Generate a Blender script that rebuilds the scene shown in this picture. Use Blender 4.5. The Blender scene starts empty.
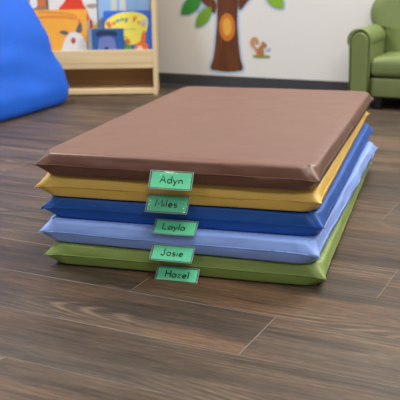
import bpy, bmesh, math, random
from mathutils import Vector, Matrix, noise
random.seed(7)
C = bpy.context.scene.collection
R = math.radians

# ------------------------------------------------------------------ helpers
def lin(h):
    h = h.lstrip('#')
    o = []
    for i in (0, 2, 4):
        c = int(h[i:i+2], 16) / 255
        o.append(c / 12.92 if c <= .04045 else ((c + .055) / 1.055) ** 2.4)
    return (*o, 1)

class Nodes:
    def __init__(self, name):
        self.m = bpy.data.materials.new(name); self.m.use_nodes = True
        self.t = self.m.node_tree; self.t.nodes.clear()
        self.out = self.t.nodes.new('ShaderNodeOutputMaterial')
    def n(self, kind, **kw):
        d = self.t.nodes.new(kind)
        for k, v in kw.items():
            if k in d.inputs.keys(): d.inputs[k].default_value = v
            else: setattr(d, k, v)
        return d
    def l(self, a, b): self.t.links.new(a, b)
    def ramp(self, fac, stops):
        r = self.n('ShaderNodeValToRGB')
        e = r.color_ramp.elements
        while len(e) < len(stops): e.new(.5)
        for el, (p, c) in zip(e, stops): el.position = p; el.color = c
        self.l(fac, r.inputs['Fac']); return r.outputs['Color']
    def math(self, op, a, b=None):
        d = self.n('ShaderNodeMath', operation=op)
        for i, v in enumerate((a, b)):
            if v is None: continue
            if isinstance(v, (int, float)): d.inputs[i].default_value = v
            else: self.l(v, d.inputs[i])
        return d.outputs[0]
    def bsdf(self, **kw):
        b = self.n('ShaderNodeBsdfPrincipled')
        for k, v in kw.items(): b.inputs[k.replace('_', ' ')].default_value = v
        self.l(b.outputs[0], self.out.inputs['Surface']); return b

def cloth_mat(name, col, rough=.45, weave=1500, var=.06, bump=.12, spec=.5, wrinkle=0, sheen=0):
    """vinyl / nylon / fabric: slight tone variation, fine weave, soft creases"""
    N = Nodes(name); tc = N.n('ShaderNodeTexCoord').outputs['Object']
    no = N.n('ShaderNodeTexNoise', Scale=9.0, Detail=3.0); N.l(tc, no.inputs['Vector'])
    c = lin(col); a = tuple(x * (1 - var) for x in c[:3]) + (1,); b = tuple(min(1, x * (1 + var)) for x in c[:3]) + (1,)
    colr = N.ramp(no.outputs['Fac'], [(.3, a), (.7, b)])
    p = N.bsdf(Roughness=rough); p.inputs['Specular IOR Level'].default_value = spec
    if sheen: p.inputs['Sheen Weight'].default_value = sheen; p.inputs['Sheen Roughness'].default_value = .4
    N.l(colr, p.inputs['Base Color'])
    f = N.n('ShaderNodeTexNoise', Scale=weave, Detail=1.0); N.l(tc, f.inputs['Vector'])
    bp = N.n('ShaderNodeBump', Strength=bump, Distance=.0006); N.l(f.outputs['Fac'], bp.inputs['Height'])
    if wrinkle:
        mp = N.n('ShaderNodeMapping'); mp.inputs['Rotation'].default_value = (0, 0, R(28)); mp.inputs['Scale'].default_value = (5, 13, 9); N.l(tc, mp.inputs['Vector'])
        w = N.n('ShaderNodeTexNoise', Scale=1.0, Detail=2.0, Distortion=.6); N.l(mp.outputs[0], w.inputs['Vector'])
        b2 = N.n('ShaderNodeBump', Strength=wrinkle, Distance=.006); N.l(w.outputs['Fac'], b2.inputs['Height'])
        N.l(bp.outputs[0], b2.inputs['Normal']); N.l(b2.outputs[0], p.inputs['Normal'])
    else: N.l(bp.outputs[0], p.inputs['Normal'])
    return N.m

def plain(name, col, rough=.6, spec=.5, metallic=0, var=.04, scale=30):
    N = Nodes(name); tc = N.n('ShaderNodeTexCoord').outputs['Object']
    no = N.n('ShaderNodeTexNoise', Scale=scale, Detail=2.0); N.l(tc, no.inputs['Vector'])
    c = lin(col)
    a = tuple(x * (1 - var) for x in c[:3]) + (1,); b = tuple(min(1, x * (1 + var)) for x in c[:3]) + (1,)
    p = N.bsdf(Roughness=rough, Metallic=metallic); p.inputs['Specular IOR Level'].default_value = spec
    N.l(N.ramp(no.outputs['Fac'], [(.3, a), (.7, b)]), p.inputs['Base Color'])
    return N.m

def wood_mat(name, dark, light, axis_scale, rough=.45):
    N = Nodes(name); tc = N.n('ShaderNodeTexCoord').outputs['Object']
    mp = N.n('ShaderNodeMapping'); mp.inputs['Scale'].default_value = axis_scale; N.l(tc, mp.inputs['Vector'])
    a = N.n('ShaderNodeTexNoise', Scale=1.0, Detail=5.0, Distortion=.4); N.l(mp.outputs[0], a.inputs['Vector'])
    p = N.bsdf(Roughness=rough); N.l(N.ramp(a.outputs['Fac'], [(.3, lin(dark)), (.7, lin(light))]), p.inputs['Base Color'])
    return N.m

def ob(name, bm, mat, parent=None, smooth=False, recalc=True):
    if recalc: bmesh.ops.recalc_face_normals(bm, faces=bm.faces)
    me = bpy.data.meshes.new(name); bm.to_mesh(me); bm.free()
    if smooth:
        for p in me.polygons: p.use_smooth = True
    me.materials.append(mat)
    o = bpy.data.objects.new(name, me); C.objects.link(o)
    if parent: o.parent = parent
    return o

def thing(name, label, cat, loc=(0, 0, 0), rz=0, group=None, rot=None):
    o = bpy.data.objects.new(name, None); C.objects.link(o)
    o.empty_display_size = .05
    o.location = loc; o.rotation_euler = rot if rot else (0, 0, rz)
    tag(o, label, cat, group); return o
def tag(o, label, cat, group=None):
    o['label'] = label; o['category'] = cat
    if group: o['group'] = group
def structure(o, label=None):
    o['kind'] = 'structure'
    if label: o['label'] = label

def box(bm, lo, hi, bevel=0, seg=2):
    lo, hi = Vector(lo), Vector(hi)
    r = bmesh.ops.create_cube(bm, size=1)
    for v in r['verts']:
        v.co = Vector([lo[i] + (v.co[i] + .5) * (hi[i] - lo[i]) for i in range(3)])
    if bevel:
        es = list({e for v in r['verts'] for e in v.link_edges})
        bmesh.ops.bevel(bm, geom=es, offset=bevel, segments=seg, profile=.5, affect='EDGES')

def tube(bm, pts, r, n=8, closed=False, flat=None):
    """tube through pts; flat=(normal, factor) squashes the section along normal"""
    pts = [Vector(p) for p in pts]; rings = []
    L = len(pts)
    for i, p in enumerate(pts):
        if closed: t = pts[(i + 1) % L] - pts[i - 1]
        else: t = pts[min(i + 1, L - 1)] - pts[max(i - 1, 0)]
        t.normalize()
        ref = Vector(flat[0]) if flat else (Vector((0, 0, 1)) if abs(t.z) < .9 else Vector((1, 0, 0)))
        a = t.cross(ref).normalized(); b = a.cross(t).normalized()
        rr = r[i] if isinstance(r, (list, tuple)) else r
        fb = flat[1] if flat else 1
        rings.append([bm.verts.new(p + a * rr * math.cos(2 * math.pi * k / n) + b * rr * fb * math.sin(2 * math.pi * k / n)) for k in range(n)])
    m = L if closed else L - 1
    for i in range(m):
        A, B = rings[i], rings[(i + 1) % L]
        for k in range(n): bm.faces.new((A[k], A[(k + 1) % n], B[(k + 1) % n], B[k]))
    if not closed:
        bm.faces.new(rings[0][::-1]); bm.faces.new(rings[-1])

def prism(bm, outline, f, d0, d1):
    """extrude a 2D outline; f(x, y, depth) -> 3D"""
    A = [bm.verts.new(f(x, y, d0)) for x, y in outline]
    B = [bm.verts.new(f(x, y, d1)) for x, y in outline]
    bm.faces.new(A[::-1]); bm.faces.new(B)
    n = len(A)
    for i in range(n): bm.faces.new((A[i], A[(i + 1) % n], B[(i + 1) % n], B[i]))

def catmull(pts, k=6, closed=True):
    n = len(pts); out = []
    P = [Vector((*p, 0)) if len(p) == 2 else Vector(p) for p in pts]
    for i in range(n if closed else n - 1):
        if closed: p0, p1, p2, p3 = P[i - 1], P[i], P[(i + 1) % n], P[(i + 2) % n]
        else: p0, p1, p2, p3 = P[max(i - 1, 0)], P[i], P[i + 1], P[min(i + 2, n - 1)]
        for j in range(k):
            t = j / k
            out.append(.5 * (2 * p1 + (p2 - p0) * t + (2 * p0 - 5 * p1 + 4 * p2 - p3) * t * t + (3 * p1 - p0 - 3 * p2 + p3) * t ** 3))
    if not closed: out.append(P[-1])
    return [(p.x, p.y) for p in out] if len(pts[0]) == 2 else out

def ell(cx, cy, rx, ry, n=28, rot=0, a0=0, a1=360):
    full = abs(a1 - a0) >= 360
    m = n if full else n + 1
    o = []
    for i in range(m):
        a = R(a0 + (a1 - a0) * i / n); x, y = rx * math.cos(a), ry * math.sin(a)
        o.append((cx + x * math.cos(rot) - y * math.sin(rot), cy + x * math.sin(rot) + y * math.cos(rot)))
    return o

# ------------------------------------------------------------------ stroke lettering
def arc(cx, cy, rx, ry, a0, a1, n=10): return ell(cx, cy, rx, ry, n, 0, a0, a1 if abs(a1 - a0) < 360 else a0 + 359.9)
GL = {
 'A': (.68, [[(0, 0), (.34, 1), (.68, 0)], [(.13, .38), (.55, .38)]]),
 'M': (.8, [[(0, 0), (.08, 1), (.4, .25), (.72, 1), (.8, 0)]]),
 'L': (.52, [[(0, 1), (0, 0), (.52, 0)]]),
 'J': (.52, [[(.4, 1), (.4, .22)] + arc(.2, .22, .2, .22, 0, -165, 8)[1:]]),
 'H': (.6, [[(0, 1), (0, 0)], [(.6, 1), (.6, 0)], [(0, .52), (.6, .52)]]),
 'B': (.5, [[(0, 0), (0, 1)] + arc(.24, .75, .24, .25, 90, -90, 8) + [(0, .5)] + arc(.27, .25, .25, .25, 90, -90, 8) + [(0, 0)]]),
 'F': (.5, [[(.5, 1), (0, 1), (0, 0)], [(0, .55), (.4, .55)]]),
 'a': (.5, [arc(.25, .26, .25, .26, 0, 360, 16), [(.5, .52), (.5, 0)]]),
 'd': (.5, [arc(.25, .26, .25, .26, 0, 360, 16), [(.5, 1), (.5, 0)]]),
 'o': (.5, [arc(.25, .26, .25, .26, 0, 360, 16)]),
 'e': (.48, [[(0.02, .28), (.47, .28)] + arc(.25, .26, .23, .26, 10, 315, 14)]),
 'i': (.06, [[(.03, .5), (.03, 0)], [(.03, .72), (.03, .76)]]),
 'l': (.06, [[(.03, 1), (.03, 0)]]),
 'n': (.42, [[(0, .5), (0, 0)], [(0, .28)] + arc(.21, .29, .21, .22, 180, 0, 8) + [(.42, 0)]]),
 'u': (.42, [[(0, .5), (0, .22)] + arc(.21, .22, .21, .22, 180, 360, 8), [(.42, .5), (.42, 0)]]),
 's': (.36, [arc(.18, .38, .17, .13, 30, 230, 8) + arc(.18, .13, .17, .13, 70, -150, 8)]),
 'y': (.46, [[(0, .5), (.23, .02)], [(.46, .5), (.08, -.36)]]),
 'z': (.4, [[(0, .5), (.4, .5), (0, 0), (.4, 0)]]),
}
def word_strokes(w, width, cap, gap=.2):
    x = 0; S = []
    for ch in w:
        wd, st = GL[ch]
        for s in st: S.append([(x + p[0], p[1]) for p in s])
        x += wd + gap
    tot = x - gap; k = width / tot
    return [[(p[0] * k - width / 2, p[1] * cap) for p in s] for s in S]

# ------------------------------------------------------------------ directions of the room
AZ = R(-26.5)
A = Vector((math.cos(AZ), math.sin(AZ), 0)); B = Vector((-math.sin(AZ), math.cos(AZ), 0))
O0 = Vector((0, 1.503, 0))
VW = 2.565                                    # distance of the back wall along B
def room(u, v, z=0): return O0 + A * u + B * v + Vector((0, 0, z))

# ------------------------------------------------------------------ floor: planks
def floor_material():
    N = Nodes('dark_wood_plank')
    uv = N.n('ShaderNodeUVMap', uv_map='plank').outputs[0]
    rnd = N.n('ShaderNodeAttribute', attribute_name='tone').outputs['Fac']
    sep = N.n('ShaderNodeSeparateXYZ'); N.l(uv, sep.inputs[0])
    u, v = sep.outputs[0], sep.outputs[1]
    z = N.math('MULTIPLY', rnd, 53.0)
    def vec(su, sv):
        c = N.n('ShaderNodeCombineXYZ')
        N.l(N.math('MULTIPLY', u, su), c.inputs[0]); N.l(N.math('MULTIPLY', v, sv), c.inputs[1]); N.l(z, c.inputs[2])
        return c.outputs[0]
    def nz(su, sv, det=2.0, dist=0.0, rough=.5):
        d = N.n('ShaderNodeTexNoise', Scale=1.0, Detail=det, Distortion=dist, Roughness=rough); N.l(vec(su, sv), d.inputs['Vector']); return d.outputs['Fac']
    field = nz(1.3, 6.5, 0.0, .15)
    rings = N.math('POWER', N.math('ADD', N.math('MULTIPLY', N.math('SINE', N.math('MULTIPLY', field, 190.0)), .5), .5), 2.5)
    ringmask = N.ramp(nz(1.6, 7.5, 1.0), [(.52, (0, 0, 0, 1)), (.64, (1, 1, 1, 1))])
    band = nz(1.1, 17, 3.0, .5)
    blotch = nz(2.2, 8, 3.0, .6)
    fibre = nz(9, 230, 3.0, .2, .65)
    pore = nz(40, 300, 2.0, 0.0, .6)
    streak = nz(2.6, 48, 4.0, .8, .6)
    base = N.ramp(band, [(.28, lin('382e26')), (.46, lin('4b3f33')), (.6, lin('5c4b3c')), (.78, lin('6f5a46'))])
    def mix(fac, a, b, mode='MIX', f=None):
        m = N.n('ShaderNodeMix', data_type='RGBA', blend_type=mode)
        if fac is not None: N.l(fac, m.inputs[0])
        else: m.inputs[0].default_value = f
        for s, i in ((a, 6), (b, 7)):
            if isinstance(s, tuple): m.inputs[i].default_value = s
            else: N.l(s, m.inputs[i])
        return m.outputs[2]
    c = mix(N.ramp(blotch, [(.5, (0, 0, 0, 1)), (.74, (.6, .6, .6, 1))]), base, lin('7c5a40'))
    c = mix(N.ramp(nz(1.2, 5, 2.0, .4), [(.48, (0, 0, 0, 1)), (.72, (.75, .75, .75, 1))]), c, lin('5a4f45'))
    c = mix(N.math('MULTIPLY', N.math('MULTIPLY', rings, ringmask), .55), c, lin('92795f'))
    def grey(a): return (a, a, a, 1)
    c = mix(None, c, N.ramp(streak, [(.36, grey(.78)), (.5, grey(1)), (.66, grey(1.12))]), 'MULTIPLY', 1.0)
    c = mix(None, c, N.ramp(fibre, [(.36, grey(.68)), (.64, grey(1.26))]), 'MULTIPLY', 1.0)
    c = mix(None, c, N.ramp(pore, [(.36, grey(.82)), (.5, grey(1.0)), (.66, grey(1.16))]), 'MULTIPLY', 1.0)
    tone = N.ramp(rnd, [(0, (.68, .68, .69, 1)), (.5, (.88, .88, .88, 1)), (1, (1.14, 1.1, 1.05, 1))])
    c = mix(None, c, tone, 'MULTIPLY', 1.0)
    p = N.bsdf(Roughness=.4); N.l(c, p.inputs['Base Color'])
    p.inputs['Specular IOR Level'].default_value = .3
    rg = N.ramp(fibre, [(.3, (.54, .54, .54, 1)), (.7, (.46, .46, .46, 1))]); N.l(rg, p.inputs['Roughness'])
    bp = N.n('ShaderNodeBump', Strength=.25, Distance=.0008); N.l(fibre, bp.inputs['Height']); N.l(bp.outputs[0], p.inputs['Normal'])
    return N.m

def build_floor():
    bm = bmesh.new(); uvl = bm.loops.layers.uv.new('plank'); tl = bm.faces.layers.float.new('tone')
    w, Lp = .168, 1.22
    rng = random.Random(11)
    u0, u1, v0 = -4.2, 4.2, -3.2
    known = {-1: [.151 - Lp, .151, .151 + Lp], 0: [-.161 - Lp, -.161, -.161 + Lp], 1: [.296 - Lp, .296, .296 + Lp], 2: [-.9, -.9 + Lp], -2: [-.6, -.6 + Lp]}
    tones = {(-1, 1): .58, (-1, 2): .66, (0, 1): .3, (0, 2): .72, (1, 1): .4, (1, 2): .6, (-2, 1): .28}
    g, dz = .0010, .0006
    for row in range(int(v0 / w) - 1, int(VW / w) + 1):
        va, vb = row * w, (row + 1) * w
        if row in known:
            j = known[row][:]
            while j[0] > u0: j.insert(0, j[0] - Lp)
            while j[-1] < u1: j.append(j[-1] + Lp)
            base_i = j.index(known[row][0])
        else:
            s = u0 - rng.random() * Lp; j = [s]; base_i = None
            while j[-1] < u1: j.append(j[-1] + Lp)
        vb2 = min(vb, VW)
        for i in range(len(j) - 1):
            ua, ub = max(j[i], u0), min(j[i + 1], u1)
            if ub - ua < .01: continue
            t = rng.random() * .8 + .1
            if base_i is not None: t = tones.get((row, i - base_i + 1), t)
            o = [(ua, va), (ub, va), (ub, vb2), (ua, vb2)]
            q = [(ua + g, va + g), (ub - g, va + g), (ub - g, vb2 - g), (ua + g, vb2 - g)]
            lo = [bm.verts.new(room(x, y, -dz)) for x, y in o]
            hi = [bm.verts.new(room(x, y, 0)) for x, y in q]
            off = rng.random() * 10
            fs = [(bm.faces.new(hi), q)]
            for k in range(4):
                kk = (k + 1) % 4
                f = bm.faces.new((lo[k], lo[kk], hi[kk], hi[k])); f.material_index = 1; fs.append((f, [o[k], o[kk], q[kk], q[k]]))
            for f, cs in fs:
                f[tl] = t
                for lp, (x, y) in zip(f.loops, cs): lp[uvl].uv = (x + off, y)
    # slab under the planks
    vmin = (int(v0 / w) - 1) * w
    c = [(u0, vmin), (u1, vmin), (u1, VW), (u0, VW)]
    prism(bm, c, lambda x, y, d: room(x, y, d), -.06, -.002)
    fl = ob('floor', bm, floor_material(), recalc=False)
    fl.data.materials.append(plain('plank_edge', '70655b', .5))
    structure(fl, 'dark brown wood-look plank floor')
build_floor()

# ------------------------------------------------------------------ wall and cove base
def wall_material():
    N = Nodes('painted_wall'); tc = N.n('ShaderNodeTexCoord').outputs['Object']
    a = N.n('ShaderNodeTexNoise', Scale=1.3, Detail=2.0); N.l(tc, a.inputs['Vector'])
    p = N.bsdf(Roughness=.62); N.l(N.ramp(a.outputs['Fac'], [(.3, lin('e0ded9')), (.7, lin('e4e2de'))]), p.inputs['Base Color'])
    f = N.n('ShaderNodeTexNoise', Scale=160.0, Detail=3.0); N.l(tc, f.inputs['Vector'])
    bp = N.n('ShaderNodeBump', Strength=.12, Distance=.001); N.l(f.outputs['Fac'], bp.inputs['Height']); N.l(bp.outputs[0], p.inputs['Normal'])
    return N.m
bm = bmesh.new()
prism(bm, [(-4.2, VW), (4.2, VW), (4.2, VW + .12), (-4.2, VW + .12)], lambda x, y, d: room(x, y, d), -.06, 2.75)
structure(ob('wall_back', bm, wall_material()), 'off-white painted wall')
for nm, u0, u1 in (('wall_left', -4.32, -4.2), ('wall_right', 4.2, 4.32)):
    bm = bmesh.new()
    prism(bm, [(u0, -1.2), (u1, -1.2), (u1, VW + .12), (u0, VW + .12)], lambda x, y, d: room(x, y, d), -.06, 2.75)
    structure(ob(nm, bm, bpy.data.materials['painted_wall']), 'off-white painted side wall')
bm = bmesh.new()     # rubber cove base: flat band with a toe that curves out onto the floor
prof = [(VW, .001), (VW - .014, .001), (VW - .0135, .0025), (VW - .007, .006), (VW - .0045, .012), (VW - .004, .064), (VW - .003, .0655), (VW, .066)]
prism(bm, prof, lambda v, z, u: room(u, v, z), -4.2, 4.2)
structure(ob('baseboard_back', bm, plain('rubber_cove_base', '3d3e42', .5)), 'dark grey rubber cove base along the wall')

# ------------------------------------------------------------------ rest mats
def tagged_letters(word, width, cap, f, r, parent, mat, name='lettering'):
    bm = bmesh.new()
    for s in word_strokes(word, width, cap):
        if len(s) > 2 and (Vector(s[0]) - Vector(s[-1])).length < 1e-4: s = s[:-1] + [s[-1]]
        pts = [f(x, y) for x, y in s]
        nrm = (f(1, 0) - f(0, 0)).cross(f(0, 1) - f(0, 0)).normalized()
        # square-cornered strokes: each straight run becomes its own flat ribbon with round ends
        tube(bm, pts, r, 8, False, (nrm, .25))
    return ob(name, bm, mat, parent, True)

def side_samples(n, L):
    """0..L positions clustered near both ends"""
    out = []
    for i in range(n + 1):
        t = i / n; s = .5 - .5 * math.cos(math.pi * t)
        out.append((.35 * t + .65 * s) * L)
    return out

MW, ML, MT = .612, 1.05, .05
def mat_mesh(seed, sag, wave_right=0.0, top=False):
    nx, ny = 64, 84
    X, Y = side_samples(nx, MW), side_samples(ny, ML)
    # boundary loop in order: front (y=0), right, back, left
    loop = [('f', x, 0) for x in X[:-1]] + [('r', MW, y) for y in Y[:-1]] + [('b', x, ML) for x in X[:0:-1]] + [('l', 0, y) for y in Y[:0:-1]]
    def corner_dist(x, y): return min(math.hypot(x - a, y - b) for a in (0, MW) for b in (0, ML))
    def ring(inset0, r, z):
        res = []
        for s, x, y in loop:
            near = math.exp(-(corner_dist(x, y) / .020) ** 2)      # pinched ears taper evenly to their tips
            inset = inset0 * (1 - near) + (.0008 + .92 * z) * near
            px = inset + x / MW * (MW - 2 * inset); py = inset + y / ML * (ML - 2 * inset)
            cx = min(max(px, inset + r), MW - inset - r); cy = min(max(py, inset + r), ML - inset - r)
            d = Vector((px - cx, py - cy))
            if abs(d.x) > 1e-9 and abs(d.y) > 1e-9:
                m = max(abs(d.x), abs(d.y)); d = d.normalized() * m
            res.append(Vector((cx + d.x, cy + d.y)))
        return res
    def seam_ring():
        res = []
        for s, x, y in loop:
            d = {'f': min(x, MW - x), 'b': min(x, MW - x), 'l': min(y, ML - y), 'r': min(y, ML - y)}[s]
            e = .0062 * (1 - math.exp(-d / .018))
            res.append(Vector((min(max(x, e), MW - e), min(max(y, e), ML - e))))
        return res
    rng = random.Random(seed)
    off = Vector((rng.random() * 50, rng.random() * 50, rng.random() * 50))
    ears = [rng.uniform(-.004, .002) for _ in range(4)]
    bm = bmesh.new()
    H = MT / 2
    prof = [(.0012, .0064, .003), (.0035, .0066, .006), (.008, .0074, .011), (.013, .0088, .015), (.018, .0102, .018), (.0216, .0113, .019), (.0236, .0138, .019), (.0247, .0185, .016), (.0250, .0300, .004)]
    sr = seam_ring()
    def wob(p, z, side, amp):
        q = Vector((p.x * 13, p.y * 13, z * 30 + (5 if side > 0 else 0))) + off
        return noise.noise(q) * amp + noise.noise(q * 3.1) * amp * .35
    seam_pts = []
    V = []
    for (s, x, y), p in zip(loop, sr):
        cd = corner_dist(x, y)
        z = 0.0
        ci = (1 if x > MW / 2 else 0) + (2 if y > ML / 2 else 0)
        z += ears[ci] * math.exp(-cd / .015)
        z += noise.noise(Vector((x * 9, y * 9, seed)) + off) * .0022 * (1 - math.exp(-cd / .05))
        w = wob(p, 0, 1, .0018) * (1 - math.exp(-cd / .04))
        if s == 'r' and wave_right: w += wave_right * noise.noise(Vector((y * 9, seed, 3))) * (1 - math.exp(-cd / .08))
        dx = {'r': 1, 'l': -1}.get(s, 0) * w; dy = {'f': -1, 'b': 1}.get(s, 0) * w
        co = Vector((p.x + dx, p.y + dy, z)); seam_pts.append(co); V.append(bm.verts.new(co))
    for side in (1, -1):
        prev = V
        for k, (z, ins, r) in enumerate(prof):
            if side < 0: ins += .0008
            pts = ring(ins, r * .55, z); cur = []
            for (s, x, y), p in zip(loop, pts):
                cd = corner_dist(x, y)
                fade = 1 - math.exp(-cd / .05)
                hz = 1 - (z / H) ** 4
                w = wob(p, z * side, side, .0026) * fade * hz
                # gathered puckers running in from each corner
                w += .0014 * math.sin(cd * 230 + side * 1.3 + seed) * math.exp(-cd / .045) * hz
                if s == 'r' and wave_right: w += wave_right * .8 * noise.noise(Vector((y * 9, seed, 3 + z * side * 18))) * fade * hz
                w = min(w, .006)
                dx = {'r': 1, 'l': -1}.get(s, 0) * w; dy = {'f': -1, 'b': 1}.get(s, 0) * w
                zz = z * side
                edge_dip = .0016 * (noise.noise(Vector((x * 7, y * 7, 9 * side)) + off) - .25)
                zz += side * min(0, edge_dip) * (z / H)
                cur.append(bm.verts.new((p.x + dx, p.y + dy, zz)))
            n = len(cur)
            for i in range(n):
                j = (i + 1) % n
                bm.faces.new((prev[i], prev[j], cur[j], cur[i]))
            prev = cur
        # inner grid, shares the last ring as its border
        ins = prof[-1][1] + (.0008 if side < 0 else 0); grid = {}
        for i, (s, x, y) in enumerate(loop):
            gi = X.index(x) if s in 'fb' else (nx if s == 'r' else 0)
            gj = Y.index(y) if s in 'rl' else (ny if s == 'b' else 0)
            grid[gi, gj] = prev[i]
        for i in range(nx + 1):
            for j in range(ny + 1):
                if (i, j) in grid: continue
                x = ins + X[i] / MW * (MW - 2 * ins); y = ins + Y[j] / ML * (ML - 2 * ins)
                d = min(x - ins, MW - ins - x, y - ins, ML - ins - y)
                z = H
                if side > 0:
                    q = Vector((x * 5 + y * 2.2, y * 8 - x * 5, 0)) + off
                    z += (min(0, noise.noise(q) * .0022 + noise.noise(q * 2.4) * .0009) if not top else noise.noise(q) * .0024 + noise.noise(q * 2.6) * .0011) * min(1, d / .05)
                grid[i, j] = bm.verts.new((x, y, z * side))
        for i in range(nx):
            for j in range(ny):
                bm.faces.new((grid[i, j], grid[i + 1, j], grid[i + 1, j + 1], grid[i, j + 1]))
    for v in bm.verts: v.co.x -= MW / 2; v.co.z += H
    seam = [Vector((p.x - MW / 2, p.y, p.z + H)) for p in seam_pts]
    return bm, seam

def film_material(wav):
    N = Nodes('clear_vinyl_pocket'); tc = N.n('ShaderNodeTexCoord').outputs['Object']
    no = N.n('ShaderNodeTexNoise', Scale=34.0, Detail=1.0, Distortion=.6); N.l(tc, no.inputs['Vector'])
    bp = N.n('ShaderNodeBump', Strength=wav, Distance=.003); N.l(no.outputs['Fac'], bp.inputs['Height'])
    tr = N.n('ShaderNodeBsdfTransparent'); tr.inputs[0].default_value = (.96, .97, .97, 1)
    gl = N.n('ShaderNodeBsdfGlossy'); gl.inputs['Roughness'].default_value = .06; N.l(bp.outputs[0], gl.inputs['Normal'])
    ge = N.n('ShaderNodeNewGeometry'); dp = N.n('ShaderNodeVectorMath', operation='DOT_PRODUCT')
    N.l(ge.outputs['Incoming'], dp.inputs[0]); N.l(bp.outputs[0], dp.inputs[1])
    q = N.math('POWER', N.math('SUBTRACT', 1.0, N.math('ABSOLUTE', dp.outputs['Value'])), 5.0)
    fr = N.math('ADD', N.math('MULTIPLY', q, .92), .055)
    mx = N.n('ShaderNodeMixShader'); N.l(fr, mx.inputs[0]); N.l(tr.outputs[0], mx.inputs[1]); N.l(gl.outputs[0], mx.inputs[2])
    N.l(mx.outputs[0], N.out.inputs['Surface']); return N.m
FILM_SMOOTH = film_material(.03)
RIM = plain('vinyl_pocket_edge', '9aa8a6', .25)
CARD = plain('green_card', '70e4ac', .55, var=.02)
INK = plain('black_ink', '141a18', .7)

CRUMPLE = {'Adyn': ((-.93, .85, .09, .3), (-.72, .95, .12, .07)), 'Miles': ((-.9, .8, .12, .25), (-.88, .3, .12, .3), (.78, .3, .12, .3), (.5, .08, .14, .1))}
def name_pocket(mat_root, word, cx, cz, width, H, phi, front_y, seed, ww, wx, k_wavy):
    """clear pocket hanging from the seam of the mat's front edge, with a green name card in it"""
    ph = R(phi)
    dn = Vector((0, -math.sin(ph), -math.cos(ph))); nr = Vector((0, -math.cos(ph), math.sin(ph)))
    P = Vector((cx, front_y, cz))
    bow = -.0010
    def f(x, y, d=0):     # x across from the centre, y up from the lower edge, d outward
        t = 1 - y / H
        return P + Vector((x, 0, 0)) + dn * (H - y) + nr * (d + bow * math.sin(math.pi * t) - bow * .8 * (2 * x / width) ** 2 * t)
    hw = width / 2; n, m = 64, 28
    bm = bmesh.new()
    def sheet(x0, x1, y0, y1, d0, d1):
        G = [[[bm.verts.new(f(x0 + (x1 - x0) * i / n, y0 + (y1 - y0) * j / m, d)) for j in range(m + 1)] for i in range(n + 1)] for d in (d0, d1)]
        for k in (0, 1):
            for i in range(n):
                for j in range(m):
                    bm.faces.new((G[k][i][j], G[k][i + 1][j], G[k][i + 1][j + 1], G[k][i][j + 1]))
        ed = [(i, 0) for i in range(n)] + [(n, j) for j in range(m)] + [(i, m) for i in range(n, 0, -1)] + [(0, j) for j in range(m, 0, -1)]
        for q in range(len(ed)):
            a, b = ed[q], ed[(q + 1) % len(ed)]
            bm.faces.new((G[0][a[0]][a[1]], G[0][b[0]][b[1]], G[1][b[0]][b[1]], G[1][a[0]][a[1]]))
    spots = CRUMPLE.get(word, ())
    def crumple(x, y):
        g = sum(math.exp(-((x / hw - a) / ra) ** 2 - ((y / H - b) / rb) ** 2) for a, b, ra, rb in spots)
        rim = min(1, (hw - abs(x)) / .003, y / .003, (H - y) / .003)
        return .0014 + min(1, g) * max(0, rim) * .0055 * (.6 + .6 * noise.noise(Vector((x * 100, y * 100, seed * 7.3))))
    G = [[bm.verts.new(f(-hw + 2 * hw * i / n, H * j / m, crumple(-hw + 2 * hw * i / n, H * j / m))) for j in range(m + 1)] for i in range(n + 1)]
    for i in range(n):
        for j in range(m): bm.faces.new((G[i][j], G[i + 1][j], G[i + 1][j + 1], G[i][j + 1]))
    po = ob('name_pocket', bm, FILM_SMOOTH, mat_root, True); po['label'] = 'clear vinyl pocket on the front edge'
    bm = bmesh.new()
    sheet(-hw + .0025, hw - .0025, .0025, H - .0018, 0, .0004)
    ca = ob('name_card', bm, CARD, po, True); ca['label'] = 'green card'
    bm = bmesh.new()
    per = [(-hw + 2 * hw * i / 16, 0) for i in range(16)] + [(hw, H * i / 6) for i in range(6)] + [(hw - 2 * hw * i / 16, H) for i in range(16)] + [(-hw, H - H * i / 6) for i in range(6)]
    tube(bm, [f(x, y, .0006) for x, y in per], .0011, 6, True)
    ob('pocket_edge', bm, RIM, po, True)
    tagged_letters(word, ww, .0150, lambda x, y: f(x + wx, y + H * .36, .0007),   .00115, po, INK)['label'] = 'black printed name %s' % word

MATS = [  # colour word, hex, x, y, yaw, name, tag centre x, tag z offset, width, H, phi, word width
 ('olive green', '859b50', -.0475, 1.6550, -16.4, 'Hazel', .0000, -.0050, .0900, .035, 46, .049, 0),
 ('pale periwinkle blue', '8cabee', -.0600, 1.6533, -18.0, 'Josie', .0036, -.0060, .0905, .036, 44, .047, 0),
 ('royal blue', '1054aa', -.0510, 1.6720, -16.83, 'Layla', .0028, -.0080, .0905, .037, 55, .047, -.003),
 ('mustard yellow', 'ecc35e', -.0580, 1.6669, -16.27, 'Miles', -.0072, -.0042, .0885, .038, 37, .046, -.002),
 ('brown', '6d4838', -.0630, 1.6475, -17.1, 'Adyn', .0042, .0020, .0895, .038, 31, .047, .001),
]
LAB = ['olive green vinyl rest mat lying on the wood floor, lowest of the stack',
       'pale periwinkle blue vinyl rest mat between the olive green and royal blue mats',
       'royal blue vinyl rest mat in the middle of the stack, under the yellow mat',
       'mustard yellow vinyl rest mat right under the brown mat',
       'brown vinyl rest mat lying on top of the stack']
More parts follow.
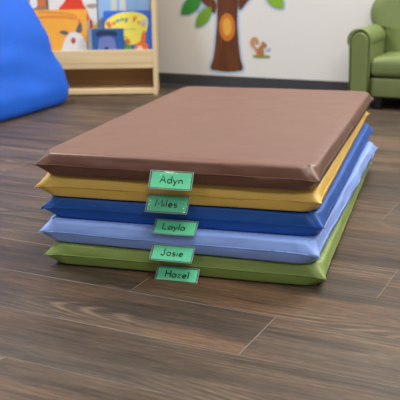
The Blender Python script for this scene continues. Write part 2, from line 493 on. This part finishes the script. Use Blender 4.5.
for k, (cw, hx, x, y, yaw, nm, tcx, tcz, tw, tH, phi, ww, wx) in enumerate(MATS):
    yk = .967
    root = thing('rest_mat', LAB[k], 'mat', (x + (.003 if k == 4 else 0), y - .010, .0006 + k * (MT + .0002)), R(yaw), 'stacked rest mats')
    bm, seam = mat_mesh(k * 3 + 1, 0, .007 if k == 1 else 0, k == 4)
    xk = .985 if k == 4 else 1.0
    for v in bm.verts: v.co.y *= yk; v.co.x *= xk
    seam = [Vector((p.x * xk, p.y * yk, p.z)) for p in seam]
    mt = cloth_mat(cw.replace(' ', '_') + '_vinyl', hx, .42 if k == 4 else .46, 1800, .03, .1, .6 if k == 4 else .5, .5)
    ob('cover', bm, mt, root, True)
    bm = bmesh.new(); tube(bm, seam, .0009, 6, True)
    ob('seam', bm, mt, root, True)
    fy = min(p.y for p in seam if abs(p.x - tcx) < tw / 2) - .0016
    name_pocket(root, nm, tcx, MT / 2 + tcz, tw, tH, phi, fy, k, ww, wx, k > 2)

# ------------------------------------------------------------------ bean bag
def build_bag():
    q = [Vector((-.576, 3.94)), Vector((-1.40, 4.05)), Vector((-1.78, 3.30)), Vector((-.965, 3.08))]
    # outline with softly bulged sides and tight corners
    pts = []
    for i in range(4):
        a, b = q[i], q[(i + 1) % 4]; d = b - a; nrm = Vector((d.y, -d.x)).normalized()
        for t in [j / 26 for j in range(26)]:
            bulge = .012 * math.sin(math.pi * t)
            pts.append(a + d * t + nrm * bulge)
    for _ in range(3):      # round the corners
        pts = [(pts[i - 1] + pts[i] * 2 + pts[(i + 1) % len(pts)]) / 4 for i in range(len(pts))]
    c0 = Vector((-1.17, 3.61)); apex = Vector((-1.20, 3.68))
    rows = [(.0, .93), (.012, .965), (.035, .985), (.065, .997), (.085, 1.0), (.10, .992)]
    for i in range(1, 26):
        h = i / 26; rows.append((.10 + h * .76, max(.02, .992 * (1 - h) ** .42)))
    bm = bmesh.new(); prev = None; first = None
    for z, s in rows:
        cc = c0.lerp(apex, z / .86); cur = []
        for p in pts:
            w = cc + (p - c0) * s
            d = (p - c0).normalized()
            nz = noise.noise(Vector((w.x * 3, w.y * 3, z * 4))) * .016 + noise.noise(Vector((w.x * 7 + 3, w.y * 7, z * 8))) * .008
            # soft folds gathering above the floor
            nz += .006 * math.sin(z * 42 + 5 * noise.noise(Vector((w.x * 2, w.y * 2, 1)))) * math.exp(-((z - .2) / .13) ** 2)
            k = min(1, z / .06)
            w = w + d * nz * k
            cur.append(bm.verts.new((w.x, w.y, z + .0008)))
        if prev:
            n = len(cur)
            for i in range(n): bm.faces.new((prev[i], prev[(i + 1) % n], cur[(i + 1) % n], cur[i]))
        else: first = cur
        prev = cur
    bm.faces.new(first[::-1]); bm.faces.new(prev)
    root = thing('bean_bag', 'bright blue bean bag slumped on the floor in front of the book stand', 'bean bag', (0, 0, 0))
    ob('bag', bm, cloth_mat('blue_nylon', '1a66de', .5, 900, .05, .1, .4, .12), root, True)
    return root
bag = build_bag()
bag.location = (-1.17, 3.61, 0)
for ch in bag.children:
    for v in ch.data.vertices: v.co -= Vector((-1.17, 3.61, 0))

# ------------------------------------------------------------------ book stand
MAPLE = wood_mat('maple_plywood', 'dabf90', 'ead2a6', (3, 30, 60), .42)
MAPLE_V = wood_mat('maple_panel', 'dabf90', 'ead2a6', (40, 40, 3), .42)
SX, SY = -.20, 4.135
st = thing('book_stand', 'light maple book display stand with a low open shelf, against the wall', 'bookcase', (SX, SY, 0))
W0 = -.80            # stand runs from x=W0 to 0 in its own space, front at y=0
def sbox(name, lo, hi, m=MAPLE, b=.0015): 
    bm = bmesh.new(); box(bm, lo, hi, b); return ob(name, bm, m, st)
for x0, x1 in ((-.018, 0), (W0, W0 + .018)):
    bm = bmesh.new()
    out = [(0, .001), (.19, .001), (.19, .80), (.12, .80), (.0, .52)]
    prism(bm, out, lambda y, z, x: Vector((x, y, z)), x0, x1); ob('side_panel', bm, MAPLE_V, st)
xi0, xi1 = W0 + .018, -.018
sbox('bottom_shelf', (xi0, .003, .006), (xi1, .178, .030))
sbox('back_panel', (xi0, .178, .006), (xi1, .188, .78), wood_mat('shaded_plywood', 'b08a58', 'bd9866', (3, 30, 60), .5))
sbox('middle_shelf', (xi0, .002, .131), (xi1, .178, .155))
sbox('front_lip', (xi0, .001, .1552), (xi1, .015, .220))
bm = bmesh.new()     # sloping rest behind the front row of books
prism(bm, [(.070, .1555), (.082, .1555), (.114, .2975), (.102, .2975)], lambda y, z, x: Vector((x, y, z)), xi0, xi1); ob('slanted_rest', bm, MAPLE, st)
sbox('rear_ledge', (xi0, .110, .298), (xi1, .177, .312), MAPLE, .001)
bm = bmesh.new()
prism(bm, [(.148, .3125), (.158, .3125), (.176, .62), (.166, .62)], lambda y, z, x: Vector((x, y, z)), xi0, xi1); ob('slanted_rest', bm, MAPLE, st)

# ------------------------------------------------------------------ books
def P(c, r=.35): return plain('print_' + c, c, r, var=.03)
_pc = {}
def ink(c):
    if c not in _pc: _pc[c] = P(c)
    return _pc[c]
PAGES = plain('paper_pages', 'e9e4d6', .8)
def book(label, x0, x1, h, y, z, lean, cover_mat, thick=.012, yaw=0, spine=None):
    """hardcover standing face out; x0/x1 world X of its left and right edge"""
    w = x1 - x0
    root = thing('picture_book', label, 'book', ((x0 + x1) / 2, y, z), rot=(R(-lean), 0, R(yaw)), group='picture books on the stand')
    bm = bmesh.new()
    box(bm, (-w / 2, 0, 0), (w / 2, .0022, h), .0006); box(bm, (-w / 2, thick - .0022, 0), (w / 2, thick, h), .0006)
    ob('cover', bm, cover_mat, root)
    bm = bmesh.new(); box(bm, (-w / 2, .0003, 0), (-w / 2 + .0025, thick - .0003, h), .0008)
    ob('spine', bm, spine or cover_mat, root)
    bm = bmesh.new(); box(bm, (-w / 2 + .0027, .0024, .003), (w / 2 - .003, thick - .0024, h - .003))
    ob('page_block', bm, PAGES, root)
    return root, w
def art(root, name, outline, m, d=.0004, lift=0.0):
    """flat printed shape on the front cover (x from centre, z up)"""
    bm = bmesh.new(); prism(bm, outline, lambda x, z, t: Vector((x, t, z)), -lift, -lift - d); return ob(name, bm, m, root)

ZF, YF = .1562, SY + .0485   # foot of the front row
# orange picture book
orange = P('e0a03a')
bk, w = book('orange picture book with red title and a grey-eared white animal', -.800, -.540, .258, SY + .045, ZF, 11, orange)
bmx = bmesh.new()            # two lines of small red title marks, too blurred to read
for row, (zb, n) in enumerate(((.232, 13), (.213, 16))):
    for i in range(n):
        t = i / (n - 1) * 2 - 1
        x = -.012 + t * .088; z = zb + .006 * (1 - t * t) - (.010 * t if row == 0 else 0.004 * t)
        prism(bmx, [(x - .0035, z), (x + .0035, z), (x + .0035, z + .009 + .003 * (i % 2)), (x - .0035, z + .009)], lambda a, b, t_: Vector((a, t_, b)), -.0001, -.0004)
ob('title_marks', bmx, ink('c8562c'), bk)
art(bk, 'animal_picture', catmull([(.005, .03), (.012, .09), (.035, .135), (.062, .150), (.092, .142), (.112, .12), (.124, .09), (.126, .03)], 5), ink('cfd0d2'), lift=.0001)
art(bk, 'ear_picture', catmull([(-.005, .150), (.012, .158), (.038, .150), (.034, .136), (.012, .140)], 4), ink('575a63'), lift=.0006)
art(bk, 'ear_picture', catmull([(.076, .150), (.084, .178), (.098, .196), (.106, .18), (.104, .150), (.09, .146)], 4), ink('575a63'), lift=.0006)
art(bk, 'muzzle_picture', ell(.062, .108, .012, .015, 16), ink('b5403c'), lift=.0006)
art(bk, 'flower_picture', ell(.094, .203, .008, .009, 14), ink('d2705a'), lift=.0010)
# small blue board book
bk, w = book('small dark blue board book with grey spine, in front of the yellow and blue book', -.532, -.358, .165, SY + .018, ZF, 6, ink('2b5a9b'), .018, 0, ink('8d949e'))
art(bk, 'spine_band', [(-w / 2 + .001, .001), (-w / 2 + .019, .001), (-w / 2 + .019, .164), (-w / 2 + .001, .164)], ink('8b939f'))
art(bk, 'title_band', catmull([(-.045, .128), (-.043, .150), (-.01, .154), (.03, .154), (.052, .148), (.05, .130), (0, .134)], 4), ink('23334f'))
art(bk, 'animal_picture', catmull([(-.04, .002), (-.038, .075), (-.03, .118), (.0, .126), (.034, .122), (.048, .08), (.05, .002)], 4), ink('6a78b4'), lift=.0001)
art(bk, 'muzzle_picture', ell(.002, .072, .011, .006, 12), ink('33304a'), lift=.0006)
# yellow and blue "Bunny Fun"
bk, w = book('blue picture book with yellow cloud and rainbow letters reading Bunny Fun', -.458, -.2195, .249, SY + .046, ZF, 11, ink('2f62c4'))
art(bk, 'cloud_picture', catmull([(-.112, .165), (-.108, .198), (-.075, .224), (-.03, .240), (.02, .243), (.06, .236), (.092, .216), (.097, .18), (.082, .13), (.06, .10), (.03, .085), (-.01, .085), (-.02, .11), (-.06, .125), (-.1, .14)], 4), ink('e6d955'))
cols = ['d8382c', 'e06a28', '3c86d0', '4aa83a', '7b3fa0', None, 'd8452e', 'e58a2a', 'e0a030']
word = 'Bunny Fun'; bms = {}
for i, (ch, cl) in enumerate(zip(word, cols)):
    if ch == ' ': continue
    t = i / 8 * 2 - 1
    cx, cz, rot = -.008 + t * .080, .172 + .028 * (1 - t * t), -.45 * t
    wd, stv = GL[ch]
    bmx = bmesh.new()
    for s in stv:
        pts = []
        for a, b in s:
            a, b = (a - wd / 2) * .025, b * .025
            pts.append(Vector((cx + a * math.cos(rot) - b * math.sin(rot), -.0009, cz + a * math.sin(rot) + b * math.cos(rot))))
        tube(bmx, pts, .0034, 6, False, ((0, 1, 0), .15))
    ob('title_letter', bmx, ink(cl), bk)
art(bk, 'subtitle_marks', [(-.045, .155), (.035, .155), (.035, .161), (-.045, .161)], ink('b9b878'), lift=.0005)
art(bk, 'rabbit_picture', catmull([(.034, .03), (.03, .07), (.046, .094), (.070, .098), (.092, .086), (.098, .06), (.096, .03)], 4), ink('e8792c'), lift=.0005)
art(bk, 'rabbit_ear_picture', catmull([(.060, .09), (.066, .135), (.078, .150), (.086, .135), (.082, .09)], 4), ink('dd6c28'), lift=.0009)
art(bk, 'belly_picture', ell(.056, .062, .014, .016, 14), ink('ead9c4'), lift=.0009)
art(bk, 'frog_picture', catmull([(-.026, .03), (-.024, .072), (-.008, .082), (.012, .074), (.018, .03)], 4), ink('5fa83c'), lift=.0005)
art(bk, 'bug_picture', ell(-.004, .098, .013, .013, 14), ink('e08a34'), lift=.0005)
art(bk, 'butterfly_picture', catmull([(.062, .185), (.075, .205), (.092, .2), (.085, .175), (.07, .17)], 4), ink('9cc0dc'), lift=.0005)
# rear row
ZR, YR = .3127, SY + .119
bk, w = book('white picture book with a large red shape, standing behind the orange book', -.730, -.493, .29, YR, ZR, 6, ink('d6d6d4'))
art(bk, 'red_picture', catmull([(-.070, .05), (-.068, .098), (-.045, .128), (-.02, .155), (.02, .165), (.042, .148), (.054, .118), (.068, .092), (.070, .04), (-.05, .035)], 5), ink('d0402a'))
art(bk, 'grey_band', catmull([(.066, .112), (.085, .122), (.117, .12), (.117, .106), (.085, .1)], 4), ink('9a968c'), lift=.0005)
art(bk, 'red_picture', [(.08, .004), (.098, .004), (.094, .04), (.082, .05)], ink('d2512c'), lift=.0005)
art(bk, 'grass_picture', [(.098, .004), (.117, .004), (.117, .024), (.1, .018)], ink('c8c23c'), lift=.0005)
bk, w = book('pale blue picture book with white birch trunks, standing behind the yellow and blue book', -.487, -.232, .30, YR, ZR, 6, ink('8fb4dc'))
art(bk, 'trunk_picture', [(-.062, .03), (-.034, .03), (-.04, .29), (-.066, .29)], ink('c6c8be'))
art(bk, 'trunk_picture', [(-.022, .03), (.010, .03), (.006, .29), (-.018, .29)], ink('ced0c8'))
art(bk, 'shrub_picture', catmull([(-.125, .004), (-.12, .045), (-.09, .06), (-.06, .03), (-.05, .004)], 4), ink('7a8494'), lift=.0005)
bk, w = book('brown picture book with white and orange marks, partly behind the bean bag', -.905, -.738, .27, YR, ZR, 6, ink('93735c'))
art(bk, 'white_picture', catmull([(.0, .115), (.004, .15), (.03, .155), (.036, .118), (.02, .105)], 4), ink('d6d8de'))
art(bk, 'orange_picture', catmull([(.04, .12), (.046, .15), (.07, .15), (.074, .122), (.058, .112)], 4), ink('c8703a'))

# ------------------------------------------------------------------ wall decals
s_off = -1.497
def wallpt(s, z, d): return room(s + s_off, VW - .0002 - d, z - .004)
HALO = plain('decal_border', 'b4cbe0', .5)
def decal(root, name, outline, m, layer=1, halo=0):
    bm = bmesh.new(); prism(bm, outline, wallpt, layer * .0006, layer * .0006 + .0005)
    o = ob(name, bm, m, root)
    return o
def grow(outline, e):
    cx = sum(p[0] for p in outline) / len(outline); n = len(outline); res = []
    area = sum(outline[i - 1][0] * outline[i][1] - outline[i][0] * outline[i - 1][1] for i in range(n))
    sg = 1 if area > 0 else -1
    for i in range(n):
        a, b = Vector(outline[i - 1]), Vector(outline[(i + 1) % n]); t = (b - a).normalized()
        res.append((outline[i][0] + sg * t.y * e, outline[i][1] - sg * t.x * e))
    return res
BARK = wood_mat('printed_bark', '4e260c', '744016', (60, 60, 5), .5)
tree = thing('tree_decal', 'brown cartoon tree decal with green leaves stuck on the wall', 'wall decal', room(.385 + s_off, VW, .0))
inv = tree.location.copy()
trunk = catmull([(.291, .104), (.309, .165), (.322, .26), (.330, .36), (.326, .50), (.30, .62), (.36, .60), (.39, .66), (.43, .60), (.48, .63), (.452, .50), (.441, .36), (.446, .26), (.457, .165), (.470, .108), (.43, .094), (.38, .090), (.33, .094)], 5)
decal(tree, 'decal_border', grow(trunk, .012), HALO, 0)
decal(tree, 'trunk', trunk, BARK, 1)
for pts in ([(.318, .378), (.28, .410), (.235, .448), (.16, .52), (.20, .535), (.27, .475), (.325, .435)], [(.457, .398), (.49, .432), (.53, .47), (.60, .54), (.57, .56), (.50, .50), (.45, .452)]):
    o = catmull(pts, 4); decal(tree, 'branch_border', grow(o, .010), HALO, 0); decal(tree, 'branch', o, BARK, 2)
decal(tree, 'knot', ell(.385, .312, .044, .068, 32), plain('knot_orange', 'c9782a', .5), 2)
decal(tree, 'knot_centre', ell(.385, .314, .024, .043, 28), plain('knot_yellow', 'dfa83a', .5), 3)
G1, G2, G3 = plain('leaf_deep_green', '2f8f35', .5), plain('leaf_olive_green', '6f9f2a', .5), plain('leaf_lime_green', '86b52c', .5)
def leaf(a, b, wd, m):
    a, b = Vector(a), Vector(b); d = b - a; n = Vector((-d.y, d.x)).normalized()
    pts = []
    for t in [i / 10 for i in range(11)]: pts.append(a + d * t + n * wd * math.sin(math.pi * t) ** .8)
    for t in [i / 10 for i in range(9, 0, -1)]: pts.append(a + d * t - n * wd * math.sin(math.pi * t) ** .8)
    o = [(p.x, p.y) for p in pts]
    decal(tree, 'leaf_border', grow(o, .010), HALO, 0); decal(tree, 'leaf', o, m, 3)
    
leaf((.128, .372), (.242, .462), .036, G1)
leaf((.210, .308), (.300, .410), .030, G2)
leaf((.684, .408), (.590, .500), .036, G3)
leaf((.05, .50), (.15, .56), .035, G2); leaf((.70, .56), (.62, .62), .034, G1)
o = catmull([(.20, .40), (.235, .448), (.27, .44), (.29, .41), (.262, .40), (.225, .375)], 4)
decal(tree, 'branch_border', o, HALO, 0)
sq = thing('squirrel_decal', 'small orange-brown squirrel decal on the wall right of the tree decal', 'wall decal', room(.56 + s_off, VW, .0))
TAN, DTAN = plain('squirrel_tan', 'c4966a', .5), plain('squirrel_brown', 'b67a46', .5)
decal(sq, 'grass', catmull([(.527, .168), (.53, .182), (.56, .178), (.60, .182), (.617, .176), (.612, .168), (.57, .166)], 4), plain('decal_grass', '8aa455', .5), 1)
decal(sq, 'tail', catmull([(.548, .19), (.528, .21), (.512, .228), (.510, .25), (.523, .266), (.545, .266), (.556, .25), (.556, .235), (.545, .232), (.536, .24), (.532, .234), (.542, .218), (.556, .21)], 4), TAN, 2)
decal(sq, 'body', catmull([(.548, .176), (.544, .196), (.553, .214), (.565, .226), (.575, .222), (.581, .205), (.582, .18)], 4), DTAN, 3)
decal(sq, 'head', catmull([(.568, .226), (.571, .242), (.581, .25), (.584, .242), (.596, .238), (.598, .228), (.588, .218), (.575, .218)], 4), DTAN, 4)
decal(sq, 'butterfly', catmull([(.594, .202), (.592, .214), (.604, .213), (.612, .22), (.620, .212), (.615, .202), (.605, .198)], 4), plain('decal_pale_blue', 'a9b4d2', .5), 1)
for r_ in (tree, sq):
    for ch in r_.children:
        for v in ch.data.vertices: v.co -= r_.location

# ------------------------------------------------------------------ child armchair
VINYL = cloth_mat('green_leatherette', '75824f', .42, 500, .04, .12, .5)
FOOT = plain('black_foot', '17171a', .4)
ch0 = thing('armchair', 'small green leatherette armchair with rolled arms standing against the wall', 'chair', (.651, 3.656, 0), AZ)
CW, CD, AWd = .56, .47, .088
def arm_profile(cx, flip):
    r = .052; pts = [(cx - .041, .045)]; o = .007 * flip
    pts += [(cx - .041, .265)]
    for i in range(13):
        a = R(205 - 230 * i / 12); pts.append((cx + o + r * math.cos(a) * 1.0, .285 + r * math.sin(a)))
    pts += [(cx + .041, .265), (cx + .041, .045)]
    return pts
for cx in (.044, CW - .044):
    bm = bmesh.new(); prism(bm, arm_profile(cx, -1 if cx < .1 else 1), lambda x, z, y: Vector((x, y, z)), .006, .300)
    bmesh.ops.bevel(bm, geom=[e for e in bm.edges if len(e.link_faces) == 2 and e.calc_face_angle(0) > 1.0], offset=.008, segments=3, affect='EDGES')
    am = ob('arm', bm, VINYL, ch0, True)
    bm = bmesh.new()       # upholstered front panel with rounded top
    out = [(cx - .036, .048), (cx + .036, .048)] + ell(cx, .280, .036, .042, 14, 0, 0, 180)
    prism(bm, out, lambda x, z, y: Vector((x, y, z)), -.006, .008)
    bmesh.ops.bevel(bm, geom=[e for e in bm.edges if all(abs(v.co.y + .006) < 1e-5 for v in e.verts)], offset=.005, segments=3, affect='EDGES')
    ob('front_panel', bm, VINYL, am, True)
    bm = bmesh.new()
    tube(bm, [Vector((x, .003, z)) for x, z in [(cx - .042, .048), (cx - .042, .15)] + ell(cx, .280, .045, .053, 18, 0, 184, -4) + [(cx + .042, .15), (cx + .042, .048)]], .0042, 8)
    ob('piping', bm, VINYL, am, True)
bm = bmesh.new(); box(bm, (AWd + .0005, .012, .040), (CW - AWd - .0005, .300, .124), .008, 3); ob('base_rail', bm, VINYL, ch0, True)
bm = bmesh.new()      # plump seat cushion
box(bm, (AWd - .001, .000, .128), (CW - AWd + .001, .262, .212), .026, 5)
bmesh.ops.subdivide_edges(bm, edges=[e for e in bm.edges if e.calc_length() > .1], cuts=6, use_grid_fill=True)
for v in bm.verts:
    if v.co.z > .2:
        fx = (v.co.x - AWd) / (CW - 2 * AWd); v.co.z += .010 * max(0, math.sin(math.pi * min(max(fx, 0), 1)))
ob('seat_cushion', bm, VINYL, ch0, True)
bm = bmesh.new()      # back: rounded shoulders that overhang the arms a little
half = [(.075, .045), (.075, .322), (.034, .332), (.015, .348), (.008, .385), (.016, .425), (.040, .462), (.080, .495), (.14, .520), (.21, .532)]
cur = catmull([half[1]] + half[2:], 5, closed=False)
outl = [half[0]] + cur + [(CW - x, z) for x, z in cur[::-1]] + [(CW - half[0][0], half[0][1])]
cx0, cz0 = CW / 2, .30
rings = []
for y, k in ((.240, .0), (.240, .55), (.242, .82), (.248, .93), (.258, .985), (.270, 1.0), (.288, 1.0), (.298, .985), (.304, .94), (.306, .84), (.306, 0)):
    if k == 0: rings.append([bm.verts.new((cx0, y + (cz0 - .2) * .06, cz0))]); continue
    e = (1 - k) * .26
    rings.append([bm.verts.new((cx0 + (x - cx0) * (1 - e / (CW / 2)), y + (z - .2) * .06, cz0 + (z - cz0) * (1 - e / .25))) for x, z in outl])
for a, b in zip(rings, rings[1:]):
    n = max(len(a), len(b))
    for i in range(n):
        j = (i + 1) % n
        if len(a) == 1: bm.faces.new((a[0], b[j], b[i]))
        elif len(b) == 1: bm.faces.new((a[i], a[j], b[0]))
        else: bm.faces.new((a[i], a[j], b[j], b[i]))
ob('backrest', bm, VINYL, ch0, True)
for fx, fy in ((.125, .035), (CW - .125, .035), (.06, .27), (CW - .06, .27)):
    bm = bmesh.new(); bmesh.ops.create_cone(bm, cap_ends=True, segments=20, radius1=.016, radius2=.023, depth=.0555)
    bmesh.ops.translate(bm, verts=bm.verts, vec=(fx, fy, .0283)); ob('foot', bm, FOOT, ch0, True)['label'] = 'black round foot'

for part in list(ch0.children) + [c for p in ch0.children for c in p.children]:      # the body sits on 55 mm feet
    if part.name.split('.')[0] == 'foot': continue
    for v in part.data.vertices: v.co.z = .0152 + .976 * v.co.z
for o in list(C.objects):      # smooth shading only across gentle angles
    if o.type == 'MESH' and any(p.use_smooth for p in o.data.polygons) and o.name.split('.')[0] in ('arm', 'front_panel', 'base_rail', 'seat_cushion', 'backrest', 'foot'):
        o.data.set_sharp_from_angle(angle=R(40))

# ------------------------------------------------------------------ light
def panel(x, y, e, sx=1.2, sy=.6, z=2.7, col=(1, .97, .93)):
    l = bpy.data.lights.new('ceiling_and_fill', 'AREA'); l.shape = 'RECTANGLE'; l.size = sx; l.size_y = sy; l.energy = e; l.color = col
    o = bpy.data.objects.new('ceiling_and_fill_light', l); C.objects.link(o); o.location = (x, y, z); o.rotation_euler = (0, 0, AZ); return o
for x, y, e in ((-1.75, 3.2, 82), (1.5, 3.1, 82), (.4, .9, 34), (-2.9, -1.0, 26), (.9, -1.7, 46), (1.9, .9, 20)):  # of the pair behind the camera, the right one is an added front fill
    panel(x, y, e)
w = bpy.data.worlds.new('room_light'); bpy.context.scene.world = w; w.use_nodes = True
bg = w.node_tree.nodes['Background']; bg.inputs[0].default_value = (.82, .88, 1, 1); bg.inputs[1].default_value = .17

# ------------------------------------------------------------------ camera
f, pit, roll, h = 845.75, .2768, .0156, .6343
cam = bpy.data.cameras.new('camera'); co = bpy.data.objects.new('camera', cam); C.objects.link(co)
cam.sensor_width = 36; cam.sensor_fit = 'HORIZONTAL'; cam.lens = f * 36 / 400
fw = Vector((0, math.cos(pit), -math.sin(pit))); up0 = Vector((0, math.sin(pit), math.cos(pit))); rt0 = Vector((1, 0, 0))
# the camera is rolled slightly about its axis
rt = rt0 * math.cos(roll) - up0 * -math.sin(roll) * -1; up = up0 * math.cos(roll) + rt0 * math.sin(roll) * 1
rt = rt0 * math.cos(roll) - up0 * math.sin(roll); up = rt0 * math.sin(roll) + up0 * math.cos(roll)
M = Matrix((rt, up, -fw)).transposed().to_4x4(); M.translation = (0, 0, h); co.matrix_world = M
cam.dof.use_dof = True; cam.dof.focus_distance = 1.72; cam.dof.aperture_fstop = 8
bpy.context.scene.camera = co
vs = bpy.context.scene.view_settings
bpy.context.scene.display_settings.display_device = 'sRGB'
vs.view_transform = 'Standard'; vs.look = 'None'; vs.gamma = 1; vs.exposure = .15; vs.use_curve_mapping = False
